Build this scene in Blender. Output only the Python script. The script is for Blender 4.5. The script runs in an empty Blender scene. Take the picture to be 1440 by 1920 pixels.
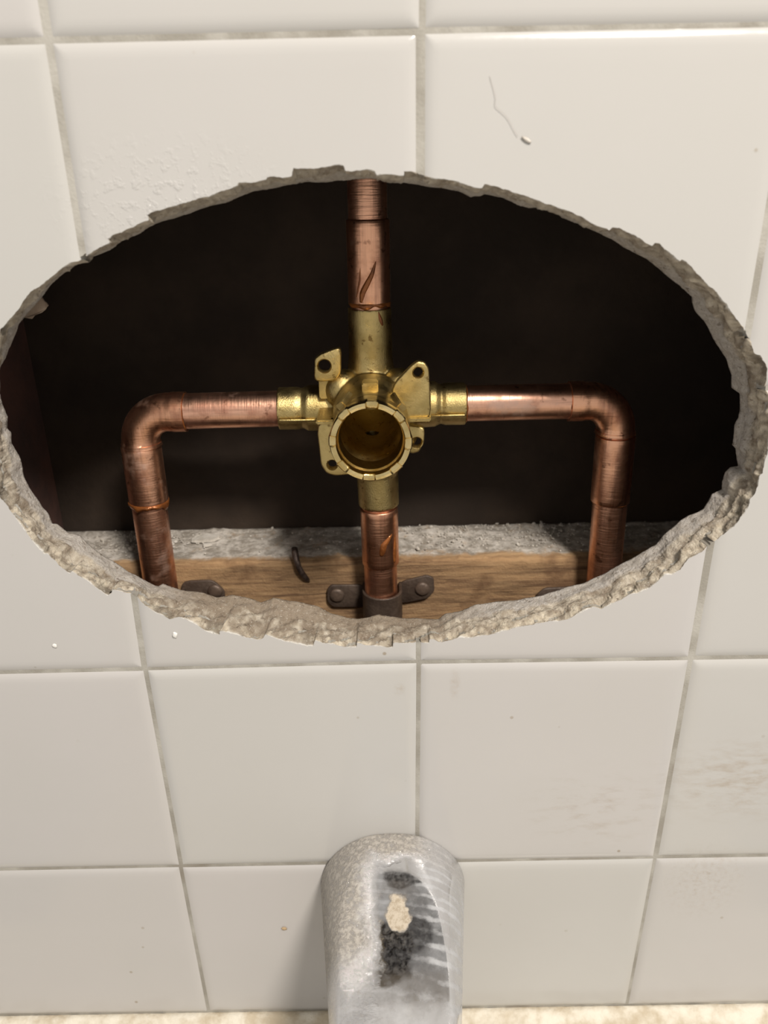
import bpy, bmesh, math, random
import numpy as np
from mathutils import Vector, Matrix, noise, geometry

SC = bpy.context.scene
COL = SC.collection
PI = math.pi

# ---------------------------------------------------------------- camera, world, lamps, exposure
cam_data = bpy.data.cameras.new('camera')
cam = bpy.data.objects.new('camera', cam_data)
COL.objects.link(cam)
cam_data.sensor_width = 36.0
cam_data.lens = 1442.0 * 36.0 / 1920.0
cam_data.clip_start = 0.01
cam_data.clip_end = 20.0
_r = Vector((0.99987, -0.007157, -0.014424))
_u = Vector((0.016075, 0.391699, 0.919953))
_b = Vector((-0.000935, -0.920065, 0.391764))
cam.matrix_world = Matrix(((_r.x, _u.x, _b.x, 0.0), (_r.y, _u.y, _b.y, -0.257919), (_r.z, _u.z, _b.z, 0.909551), (0, 0, 0, 1)))
cam_data.dof.use_dof = True
cam_data.dof.focus_distance = 0.315
cam_data.dof.aperture_fstop = 11.0
SC.camera = cam

world = bpy.data.worlds.new('bathroom air')
world.use_nodes = True
bg = world.node_tree.nodes['Background']
bg.inputs['Color'].default_value = (1.0, 0.965, 0.92, 1)
bg.inputs['Strength'].default_value = 0.54
SC.world = world

def lamp(name, loc, target, size, power, color):
    d = bpy.data.lights.new(name, 'AREA')
    d.shape = 'DISK'
    d.size = size
    d.energy = power
    d.color = color
    o = bpy.data.objects.new(name, d)
    COL.objects.link(o)
    o.location = loc
    o.rotation_euler = (Vector(target) - Vector(loc)).to_track_quat('-Z', 'Y').to_euler()
    return o

lamp('ceiling_lamp', (0.38, -0.75, 1.75), (0.0, 0.0, 0.75), 0.24, 20.5, (1.0, 0.935, 0.86))

SC.view_settings.view_transform = 'Standard'
SC.view_settings.look = 'None'
SC.view_settings.exposure = 0.0
SC.view_settings.gamma = 1.0
SC.view_settings.use_curve_mapping = False

# ---------------------------------------------------------------- measured outlines
# outlines of the broken hole in mm (x, z): at the tile face and at the back of the wall
HOLE_FRONT = [(-31.7,912.4),(-29.3,911.9),(-26.6,912.4),(-25.8,914.6),(-22.6,914.5),(-19.0,914.2),(-12.7,915.3),(-10.5,915.1),(-10.0,913.6),(-7.9,913.4),(-3.8,914.0),(-1.0,913.5),(-0.2,912.4),(5.2,912.4),(7.9,911.9),(8.0,913.1),(10.9,913.0),(14.5,911.9),(19.4,910.9),(24.9,910.0),(29.9,908.2),(32.2,908.2),(32.8,909.2),(36.8,908.6),(41.8,906.8),(47.4,905.1),(53.2,903.0),(58.3,901.5),(63.6,899.3),(68.5,897.0),(72.9,895.2),(73.7,896.1),(76.1,895.9),(81.0,893.5),(87.0,890.0),(87.6,891.0),(89.1,890.9),(92.5,888.8),(96.7,885.5),(97.1,886.0),(98.4,885.6),(102.2,882.0),(105.9,878.6),(109.4,876.2),(111.7,873.8),(115.5,869.6),(119.2,865.4),(121.1,863.5),(123.1,861.3),(125.7,855.6),(126.7,854.9),(128.0,854.9),(130.1,852.3),(131.2,849.9),(132.0,843.7),(133.0,842.0),(134.6,835.5),(135.2,829.8),(136.3,821.9),(136.6,819.3),(135.9,816.6),(136.3,812.5),(135.5,811.5),(135.4,807.8),(134.7,804.1),(133.6,802.7),(133.1,798.7),(130.8,794.0),(129.2,791.5),(125.6,788.1),(124.5,786.6),(122.3,784.0),(118.9,781.2),(114.3,778.6),(111.7,773.9),(109.0,771.9),(106.5,772.0),(104.0,769.3),(101.5,766.6),(96.5,764.1),(93.7,763.7),(90.5,761.4),(83.7,757.5),(80.7,758.3),(77.0,756.5),(70.4,753.0),(67.0,752.4),(64.1,752.4),(58.3,751.1),(50.9,749.8),(46.2,748.2),(41.3,746.8),(33.8,745.5),(29.2,745.6),(22.3,743.7),(20.0,744.3),(18.9,745.3),(17.5,745.1),(17.1,743.4),(14.8,743.2),(12.5,743.2),(7.0,743.3),(3.2,743.6),(3.0,741.6),(0.3,741.7),(-3.3,742.3),(-11.0,743.6),(-11.5,741.9),(-15.5,742.0),(-20.3,743.3),(-27.7,745.2),(-28.3,743.0),(-31.2,743.0),(-40.3,745.4),(-46.9,748.5),(-47.9,746.8),(-49.8,746.1),(-54.9,747.4),(-58.8,748.9),(-64.3,750.3),(-64.8,748.6),(-70.2,750.6),(-73.8,754.0),(-79.5,757.0),(-83.1,756.1),(-88.6,759.3),(-91.8,762.0),(-94.5,765.5),(-96.6,767.0),(-103.3,769.6),(-103.9,768.0),(-105.5,766.7),(-109.1,770.0),(-112.0,773.2),(-116.5,776.5),(-117.5,777.4),(-118.3,776.3),(-120.2,778.1),(-122.6,781.5),(-125.3,784.9),(-126.5,784.9),(-129.0,788.7),(-131.1,793.1),(-133.7,798.7),(-135.9,804.0),(-138.0,807.6),(-138.1,812.5),(-137.4,820.6),(-136.0,830.4),(-134.1,841.8),(-131.4,852.9),(-128.1,861.8),(-125.4,867.5),(-124.2,868.2),(-121.0,871.1),(-118.0,873.8),(-114.6,877.9),(-112.2,879.7),(-108.2,881.7),(-103.2,885.4),(-99.2,888.0),(-96.5,888.4),(-94.3,889.3),(-90.6,891.7),(-85.1,894.0),(-85.8,895.2),(-79.4,897.4),(-71.9,900.6),(-72.2,902.0),(-69.8,902.8),(-63.1,904.4),(-55.9,906.4),(-52.7,907.1),(-46.1,909.0),(-43.7,909.7),(-43.1,910.6),(-38.7,910.7),(-34.5,911.4),(-34.0,912.3),(-31.7,912.5)]
HOLE_BACK = [(-37.0,908.6),(-32.5,909.4),(-23.6,910.7),(-14.7,910.9),(-7.7,911.5),(0.6,911.2),(5.0,910.6),(11.7,909.6),(20.6,908.3),(26.6,907.4),(30.7,905.7),(34.1,905.5),(35.3,906.1),(41.6,904.7),(50.2,901.9),(53.2,902.2),(59.2,899.8),(67.0,896.8),(73.8,893.8),(79.5,891.5),(83.4,888.7),(91.9,884.8),(97.6,880.5),(104.5,875.5),(109.4,871.9),(109.8,870.0),(111.8,866.7),(116.7,861.6),(119.1,857.0),(125.1,849.7),(127.8,843.8),(128.9,839.0),(131.8,836.8),(132.9,831.7),(133.1,827.8),(132.1,824.7),(132.4,819.9),(132.5,817.0),(134.0,815.5),(135.3,811.0),(136.2,808.4),(133.2,808.0),(131.6,806.0),(130.8,802.1),(131.3,799.0),(130.6,798.4),(127.9,797.1),(125.8,791.5),(124.9,790.4),(122.8,789.3),(120.0,788.4),(115.7,784.4),(111.0,779.6),(108.6,775.6),(94.0,766.1),(87.3,761.8),(80.4,758.3),(74.4,756.7),(65.3,753.3),(52.9,751.1),(45.7,750.7),(37.8,749.3),(31.0,746.4),(25.3,745.5),(22.2,743.0),(8.5,743.5),(3.6,744.4),(-2.8,745.3),(-7.3,744.1),(-11.3,743.6),(-15.7,744.2),(-21.6,746.1),(-27.8,749.8),(-35.6,751.9),(-45.6,754.1),(-50.8,752.2),(-57.3,754.8),(-62.7,755.7),(-68.7,754.8),(-74.4,757.2),(-82.9,758.5),(-90.1,761.6),(-91.4,760.4),(-93.5,760.7),(-103.4,767.7),(-107.0,770.7),(-115.5,777.5),(-120.0,783.7),(-124.6,785.1),(-128.1,788.9),(-129.8,789.1),(-130.8,793.5),(-135.9,803.8),(-137.1,809.3),(-137.0,815.8),(-138.7,822.2),(-138.3,826.3),(-139.7,828.0),(-138.4,832.3),(-139.6,837.0),(-139.7,840.4),(-139.0,844.7),(-137.9,849.0),(-136.9,851.7),(-134.3,855.3),(-130.2,861.5),(-127.7,866.2),(-124.8,868.7),(-115.2,877.8),(-111.2,881.5),(-103.4,886.1),(-97.3,888.5),(-94.5,889.3),(-91.4,890.6),(-88.3,893.0),(-85.1,894.0),(-81.4,895.5),(-77.5,897.6),(-69.9,899.9),(-58.0,903.3),(-48.9,905.5),(-41.2,908.2)]
# meeting points of the tile joints in mm (x, z), top row first
JOINTS = [
 [(-418.7,1163.7),(-310.7,1164.2),(-202.7,1164.7),(-94.7,1165.3),(13.3,1166.3),(122.7,1166.5),(230.7,1166.5),(338.7,1166.6),(446.7,1166.7)],
 [(-418.7,1055.7),(-310.7,1056.2),(-202.7,1056.7),(-94.7,1057.3),(13.3,1058.3),(122.7,1058.5),(230.7,1058.5),(338.7,1058.6),(446.7,1058.7)],
 [(-418.7,947.7),(-310.7,948.2),(-202.7,948.7),(-94.7,949.3),(13.3,950.3),(122.7,950.5),(230.7,950.5),(338.7,950.6),(446.7,950.7)],
 [(-418.6,840.2),(-310.6,840.7),(-202.6,841.2),(-94.6,841.8),(13.3,842.8),(122.6,843.1),(230.6,843.2),(338.6,843.3),(446.6,843.5)],
 [(-420.1,730.7),(-312.1,731.4),(-204.1,732.1),(-96.1,732.8),(13.1,734.2),(121.9,733.6),(229.9,733.3),(337.9,733.1),(445.9,732.8)],
 [(-418.5,626.0),(-310.5,626.1),(-202.5,626.2),(-94.5,626.3),(13.0,626.5),(120.7,626.7),(228.7,626.8),(336.7,627.0),(444.7,627.1)],
 [(-416.0,527.0),(-308.0,526.9),(-200.0,526.8),(-92.0,526.7),(12.7,526.5),(118.9,526.6),(226.9,526.7),(334.9,526.8),(442.9,526.9)]]


# ---------------------------------------------------------------- helpers
def tag(o, label=None, cat=None, group=None, kind=None):
    if label: o['label'] = label
    if cat: o['category'] = cat
    if group: o['group'] = group
    if kind: o['kind'] = kind
    return o

def link(name, me, mat=None, parent=None):
    o = bpy.data.objects.new(name, me)
    COL.objects.link(o)
    if mat: me.materials.append(mat)
    if parent:
        o.parent = parent
        o.matrix_parent_inverse = parent.matrix_basis.inverted()
    return o

def mesh(name, verts, faces, mat=None, parent=None, smooth=True, cols=None):
    me = bpy.data.meshes.new(name)
    me.from_pydata([tuple(v) for v in verts], [], faces)
    if smooth:
        me.polygons.foreach_set('use_smooth', [True] * len(me.polygons))
    if cols is not None:
        a = me.color_attributes.new('Col', 'FLOAT_COLOR', 'POINT')
        a.data.foreach_set('color', np.array([(c[0], c[1], c[2], 1.0) for c in cols], dtype=np.float32).ravel())
    me.update()
    return link(name, me, mat, parent)

def from_bm(name, bm, mat=None, parent=None, smooth=True, angle=None):
    me = bpy.data.meshes.new(name)
    bmesh.ops.recalc_face_normals(bm, faces=bm.faces)
    bm.to_mesh(me)
    bm.free()
    me.polygons.foreach_set('use_smooth', [bool(smooth)] * len(me.polygons))
    if angle:
        me.set_sharp_from_angle(angle=math.radians(angle))
    return link(name, me, mat, parent)

def empty(name, loc):
    o = bpy.data.objects.new(name, None)
    o.empty_display_size = 0.01
    COL.objects.link(o)
    o.location = loc
    return o

def nz(x, y, z, s):
    return noise.noise(Vector((x / s, y / s, z / s)))

def frame(axis):
    a = Vector(axis).normalized()
    h = Vector((0, 0, 1)) if abs(a.z) < 0.9 else Vector((1, 0, 0))
    u = a.cross(h).normalized()
    return a, u, a.cross(u).normalized()

def lathe(bm, org, axis, prof, seg=40, wob=0.0, capa=True, capb=True, seed=0.0):
    """Turned solid: prof lists (distance along axis, radius)."""
    a, u, v = frame(axis)
    org = Vector(org)
    rings = []
    for t, r in prof:
        ring = []
        for k in range(seg):
            th = 2 * PI * k / seg
            rr = r
            if wob:
                rr += wob * nz(math.cos(th) * 3 + seed, math.sin(th) * 3, t * 500, 1.3)
            ring.append(bm.verts.new(org + a * t + (u * math.cos(th) + v * math.sin(th)) * rr))
        rings.append(ring)
    for A, B in zip(rings, rings[1:]):
        for k in range(seg):
            bm.faces.new((A[k], A[(k + 1) % seg], B[(k + 1) % seg], B[k]))
    if capa: bm.faces.new(rings[0][::-1])
    if capb: bm.faces.new(rings[-1])
    return rings

def sweep(bm, path, rads, seg=36):
    """Tube along a planar or gentle path with parallel transported frames."""
    P = [Vector(p) for p in path]
    T = []
    for i in range(len(P)):
        T.append((P[min(i + 1, len(P) - 1)] - P[max(i - 1, 0)]).normalized())
    a, u, v = frame(T[0])
    rings = []
    for i, p in enumerate(P):
        if i:
            q = T[i - 1].rotation_difference(T[i])
            u = q @ u
            v = q @ v
        rings.append([bm.verts.new(p + (u * math.cos(2 * PI * k / seg) + v * math.sin(2 * PI * k / seg)) * rads[i]) for k in range(seg)])
    for A, B in zip(rings, rings[1:]):
        for k in range(seg):
            bm.faces.new((A[k], A[(k + 1) % seg], B[(k + 1) % seg], B[k]))
    bm.faces.new(rings[0][::-1])
    bm.faces.new(rings[-1])

def plate(bm, pts, y0, y1, hole=None, hr=0.0, bevel=0.0006):
    """Flat plate in the x-z plane between depths y0 (front) and y1, rounded outline, with a round hole."""
    n = len(pts)
    out = []
    for i in range(n):                                            # round the corners
        p, c, q = Vector(pts[i - 1]), Vector(pts[i]), Vector(pts[(i + 1) % n])
        d = min((p - c).length, (q - c).length) * 0.32
        A = c + (p - c).normalized() * d
        B = c + (q - c).normalized() * d
        for k in range(4):
            t = k / 3
            out.append(A * (1 - t) ** 2 + c * 2 * t * (1 - t) + B * t * t)
    cen = sum(out, Vector((0, 0))) / len(out)
    def loop(ins, y):
        r = []
        for i, p in enumerate(out):
            tn = (out[(i + 1) % len(out)] - out[i - 1]).normalized()
            nn = Vector((tn.y, -tn.x))
            if nn.dot(p - cen) < 0: nn = -nn
            q = p - nn * ins
            r.append((q.x, y, q.y))
        return r
    loops = [loop(bevel, y1), loop(0, y1 - bevel), loop(0, y0 + bevel), loop(bevel * 0.4, y0 + bevel * 0.3), loop(bevel, y0)]
    L = [[bm.verts.new(v) for v in lp] for lp in loops]
    m = len(out)
    for A, B in zip(L, L[1:]):
        for k in range(m):
            bm.faces.new((A[k], A[(k + 1) % m], B[(k + 1) % m], B[k]))
    if hole is None:
        bm.faces.new(L[-1]); bm.faces.new(L[0][::-1])
        return
    hseg = 28
    def hl(r, y): return [bm.verts.new((hole[0] + r * math.cos(2 * PI * k / hseg), y, hole[1] + r * math.sin(2 * PI * k / hseg))) for k in range(hseg)]
    H = [hl(hr, y1), hl(hr, y0 + bevel), hl(hr + bevel * 0.8, y0)]
    for A, B in zip(H, H[1:]):
        for k in range(hseg):
            bm.faces.new((A[k], A[(k + 1) % hseg], B[(k + 1) % hseg], B[k]))
    for lo, ho in ((L[-1], H[-1]), (L[0], H[0])):
        ed = []
        for ring in (lo, ho):
            for k in range(len(ring)):
                ed.append(bm.edges.get((ring[k], ring[(k + 1) % len(ring)])) or bm.edges.new((ring[k], ring[(k + 1) % len(ring)])))
        bmesh.ops.triangle_fill(bm, use_beauty=True, use_dissolve=False, edges=ed)

# ---------------------------------------------------------------- materials
class Mat:
    def __init__(self, name):
        self.m = bpy.data.materials.new(name)
        self.m.use_nodes = True
        self.t = self.m.node_tree
        self.b = self.t.nodes['Principled BSDF']
        self.co = self.t.nodes.new('ShaderNodeTexCoord').outputs['Object']
    def new(self, k, **kw):
        n = self.t.nodes.new(k)
        for a, v in kw.items(): setattr(n, a, v)
        return n
    def lk(self, a, b): self.t.links.new(a, b)
    def put(self, sock, v):
        if hasattr(v, 'is_output'): self.lk(v, sock)
        elif isinstance(v, (tuple, list)) and len(v) == 3 and sock.type == 'RGBA': sock.default_value = (*v, 1)
        else: sock.default_value = v
    def set(self, **kw):
        for k, v in kw.items(): self.put(self.b.inputs[k.replace('_', ' ')], v)
    def noise(self, scale, detail=4, rough=0.55, vec=None, dist=0.0):
        n = self.new('ShaderNodeTexNoise')
        n.inputs['Scale'].default_value = scale
        n.inputs['Detail'].default_value = detail
        n.inputs['Roughness'].default_value = rough
        n.inputs['Distortion'].default_value = dist
        self.lk(vec or self.co, n.inputs['Vector'])
        return n.outputs['Fac']
    def mapping(self, scale=(1, 1, 1), loc=(0, 0, 0), rot=(0, 0, 0)):
        n = self.new('ShaderNodeMapping')
        n.inputs['Scale'].default_value = scale
        n.inputs['Location'].default_value = loc
        n.inputs['Rotation'].default_value = rot
        self.lk(self.co, n.inputs['Vector'])
        return n.outputs['Vector']
    def ramp(self, fac, lo, hi, a=0.0, b=1.0):
        n = self.new('ShaderNodeMapRange')
        n.interpolation_type = 'SMOOTHSTEP'
        self.put(n.inputs['Value'], fac)
        n.inputs['From Min'].default_value = lo
        n.inputs['From Max'].default_value = hi
        n.inputs['To Min'].default_value = a
        n.inputs['To Max'].default_value = b
        return n.outputs['Result']
    def mix(self, fac, a, b, mode='MIX'):
        n = self.new('ShaderNodeMix', data_type='RGBA', blend_type=mode)
        self.put(n.inputs[0], fac)
        self.put(n.inputs[6], a)
        self.put(n.inputs[7], b)
        return n.outputs[2]
    def math(self, op, a, b=0.0):
        n = self.new('ShaderNodeMath', operation=op)
        self.put(n.inputs[0], a)
        self.put(n.inputs[1], b)
        return n.outputs[0]
    def ball(self, c, r, soft=1.0, vec=None):
        """1 inside an ellipsoid around c with radii r, falling to 0."""
        n = self.new('ShaderNodeVectorMath', operation='SUBTRACT')
        self.lk(vec or self.co, n.inputs[0])
        n.inputs[1].default_value = c
        d = self.new('ShaderNodeVectorMath', operation='DIVIDE')
        self.lk(n.outputs[0], d.inputs[0])
        d.inputs[1].default_value = r
        l = self.new('ShaderNodeVectorMath', operation='LENGTH')
        self.lk(d.outputs[0], l.inputs[0])
        return self.ramp(l.outputs['Value'], 1.0 - soft, 1.0, 1.0, 0.0)
    def bump(self, h, dist, strength=1.0):
        n = self.new('ShaderNodeBump')
        n.inputs['Distance'].default_value = dist
        n.inputs['Strength'].default_value = strength
        self.put(n.inputs['Height'], h)
        self.lk(n.outputs['Normal'], self.b.inputs['Normal'])
        return n

def tile_material():
    M = Mat('glazed tile')
    inf = M.new('ShaderNodeObjectInfo').outputs['Random']
    base = M.mix(inf, (0.50, 0.488, 0.462), (0.505, 0.482, 0.468))
    cloud = M.noise(14, 3)
    base = M.mix(M.ramp(cloud, 0.3, 0.7, 0.0, 0.30), base, (0.475, 0.463, 0.432))
    fine = M.noise(420, 5, 0.7)
    streak = M.noise(160, 5, 0.65, M.mapping((0.55, 1, 1.6), rot=(0, 0.5, 0)))
    sm = M.math('MULTIPLY', M.ball((0.156, 0, 0.672), (0.055, 0.05, 0.030)), M.ramp(streak, 0.40, 0.72))
    sm2 = M.math('MULTIPLY', M.ball((0.092, 0, 0.657), (0.045, 0.05, 0.030)), M.ramp(streak, 0.46, 0.78, 0, 0.8))
    sm3 = M.math('MULTIPLY', M.ball((0.145, 0, 0.612), (0.026, 0.05, 0.030)), M.ramp(fine, 0.45, 0.72, 0, 0.8))
    sm4 = M.math('MULTIPLY', M.ball((0.0278, 0, 0.7235), (0.003, 0.05, 0.010)), M.ramp(fine, 0.3, 0.7, 0, 0.7))
    sm5 = M.math('MULTIPLY', M.ball((0.0055, 0, 0.7215), (0.0035, 0.05, 0.004)), M.ramp(fine, 0.4, 0.7, 0, 0.9))
    d = M.math('MAXIMUM', M.math('MAXIMUM', sm, sm2), M.math('MAXIMUM', sm3, M.math('MAXIMUM', sm4, sm5)))
    base = M.mix(M.math('MULTIPLY', d, 0.75), base, (0.36, 0.30, 0.235))
    # sparse specks of dirt
    vo = M.new('ShaderNodeTexVoronoi')
    vo.inputs['Scale'].default_value = 95
    M.lk(M.co, vo.inputs['Vector'])
    rnd = M.new('ShaderNodeSeparateColor')
    M.lk(vo.outputs['Color'], rnd.inputs[0])
    spot = M.math('MULTIPLY', M.ramp(vo.outputs['Distance'], 0.045, 0.10, 1, 0), M.ramp(rnd.outputs[0], 0.72, 0.74))
    spot = M.math('MULTIPLY', spot, M.ramp(M.noise(18, 2), 0.42, 0.6))
    base = M.mix(M.math('MULTIPLY', spot, 0.75), base, (0.30, 0.24, 0.17))
    # scuffs and scratches
    M.set(Base_Color=base, Roughness=M.math('ADD', M.ramp(d, 0, 0.6, 0.13, 0.5), M.ramp(fine, 0.3, 0.8, 0, 0.06)), IOR=1.5)
    powder = M.math('MULTIPLY', M.ball((-0.0640, 0, 0.905), (0.050, 0.05, 0.026)), M.ramp(M.noise(330, 4, 0.6), 0.50, 0.66))
    h = M.math('ADD', M.math('MULTIPLY', powder, 0.45), M.math('MULTIPLY', M.noise(16, 2), 0.9))
    M.bump(h, 0.0007, 0.55)
    return M.m

def grout_material():
    M = Mat('grout')
    c = M.mix(M.ramp(M.noise(60, 5), 0.35, 0.7), (0.29, 0.27, 0.23), (0.43, 0.41, 0.365))
    c = M.mix(M.ramp(M.noise(23, 4), 0.55, 0.70, 0, 0.7), c, (0.20, 0.17, 0.13))
    M.set(Base_Color=c, Roughness=0.85)
    M.bump(M.noise(1100, 4), 0.0003, 0.6)
    return M.m

def rim_material():
    M = Mat('broken tile and plaster')
    at = M.new('ShaderNodeVertexColor', layer_name='Col').outputs['Color']
    f = M.noise(520, 6, 0.7)
    c = M.mix(M.ramp(f, 0.38, 0.72, 0.0, 0.55), at, (0.62, 0.55, 0.46), 'MULTIPLY')
    c = M.mix(M.ramp(M.noise(1300, 3, 0.6), 0.60, 0.74, 0, 0.75), c, (0.80, 0.75, 0.66))
    c = M.mix(M.ramp(M.noise(420, 5, 0.65, M.mapping(loc=(3, 1, 2))), 0.57, 0.70, 0, 0.75), c, (0.16, 0.12, 0.085))
    M.set(Base_Color=c, Roughness=0.92)
    M.bump(M.math('ADD', M.noise(900, 6, 0.7), M.noise(320, 4, 0.6)), 0.0013, 0.9)
    return M.m

def copper_material(name, tone, rough, marks, sanded=0.0):
    M = Mat(name)
    blot = M.noise(70, 5, 0.6)
    c = M.mix(M.ramp(blot, 0.42, 0.72), tone, (tone[0] * 0.52, tone[1] * 0.42, tone[2] * 0.40))
    c = M.mix(M.ramp(M.noise(210, 4), 0.60, 0.72, 0, 0.7), c, (0.20, 0.075, 0.04))
    long_ = M.noise(330, 4, 0.6, M.mapping((1, 1, 0.05)) if marks else M.mapping((0.05, 1, 1)))
    c = M.mix(M.ramp(long_, 0.46, 0.68, 0, 0.55), c, (tone[0] * 0.40, tone[1] * 0.34, tone[2] * 0.36))  # dark streaks along the tube: reflections put into the copper's colour
    ring = M.noise(55, 3, 0.5, M.mapping((1, 1, 26)) if marks else M.mapping((26, 1, 1)))
    film = M.ramp(M.noise(48, 4, 0.6, M.mapping(loc=(0.3, 1.7, 0.4))), 0.58, 0.70, 0, 0.6)
    c = M.mix(film, c, (0.64, 0.45, 0.37))
    M.set(Base_Color=c, Metallic=M.math('SUBTRACT', 1.0, M.math('MULTIPLY', film, 0.35)), Roughness=M.math('ADD', M.ramp(blot, 0.3, 0.75, rough, rough + 0.16), M.math('MULTIPLY', ring, 0.10)))
    sand = M.noise(1000, 3, 0.6, M.mapping((0.06, 0.06, 1)) if marks else M.mapping((1, 0.06, 0.06)))
    h = M.math('ADD', M.math('MULTIPLY', ring, 0.5), M.noise(140, 3))
    M.bump(M.math('ADD', h, M.math('MULTIPLY', sand, sanded)), 0.00045, 0.35)
    return M.m

def brass_material():
    M = Mat('cast brass')
    c = M.mix(M.ramp(M.noise(90, 5, 0.6), 0.35, 0.7), (0.60, 0.465, 0.205), (0.43, 0.32, 0.125))
    c = M.mix(M.ramp(M.noise(330, 4, 0.6), 0.60, 0.70, 0, 0.8), c, (0.17, 0.10, 0.03))
    M.set(Base_Color=c, Metallic=1.0, Roughness=M.ramp(M.noise(160, 3), 0.3, 0.7, 0.27, 0.42))
    M.bump(M.noise(1500, 4, 0.7), 0.00035, 0.5)
    return M.m

def plain(name, color, rough=0.5, metal=0.0, var=None, scale=60, bump=0.0, bscale=400, **kw):
    M = Mat(name)
    c = color
    if var: c = M.mix(M.ramp(M.noise(scale, 5, 0.6), 0.35, 0.68), color, var)
    M.set(Base_Color=c, Roughness=rough, Metallic=metal, **kw)
    if bump: M.bump(M.noise(bscale, 5, 0.6), bump, 0.7)
    return M.m

def wood_material():
    M = Mat('rough pine with dust')
    g = M.noise(30, 6, 0.65, M.mapping((0.7, 7, 7)), 0.6)
    fine = M.noise(90, 5, 0.7, M.mapping((0.5, 9, 9)))
    c = M.mix(M.ramp(g, 0.30, 0.68), (0.42, 0.255, 0.125), (0.115, 0.060, 0.030))
    c = M.mix(M.ramp(fine, 0.35, 0.75, 0, 0.6), c, (0.50, 0.33, 0.17))
    c = M.mix(M.ramp(M.noise(38, 4), 0.56, 0.70, 0, 0.75), c, (0.13, 0.065, 0.03))
    geo = M.new('ShaderNodeNewGeometry')
    sep = M.new('ShaderNodeSeparateXYZ')
    M.lk(geo.outputs['True Normal'], sep.inputs[0])
    up = M.math('ADD', sep.outputs['Z'], M.math('MULTIPLY', M.math('SUBTRACT', M.noise(70, 5, 0.65), 0.5), 1.1))
    dust = M.mix(M.ramp(M.noise(170, 6, 0.7), 0.36, 0.66), (0.29, 0.255, 0.21), (0.66, 0.61, 0.545))
    pos = M.new('ShaderNodeSeparateXYZ')
    M.lk(M.co, pos.inputs[0])
    yy = M.math('ADD', pos.outputs['Y'], M.math('MULTIPLY', M.math('SUBTRACT', M.noise(60, 6, 0.7), 0.5), 0.016))
    c = M.mix(M.ramp(pos.outputs['Y'], 0.0855, 0.0885), c, M.mix(0.45, c, (0.60, 0.40, 0.22)))
    c = M.mix(M.math('MULTIPLY', M.ramp(up, 0.62, 0.92), M.ramp(yy, 0.0875, 0.0925)), c, dust)
    M.set(Base_Color=c, Roughness=0.88)
    M.bump(M.math('ADD', M.noise(500, 6, 0.7), g), 0.0009, 0.7)
    return M.m

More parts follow.
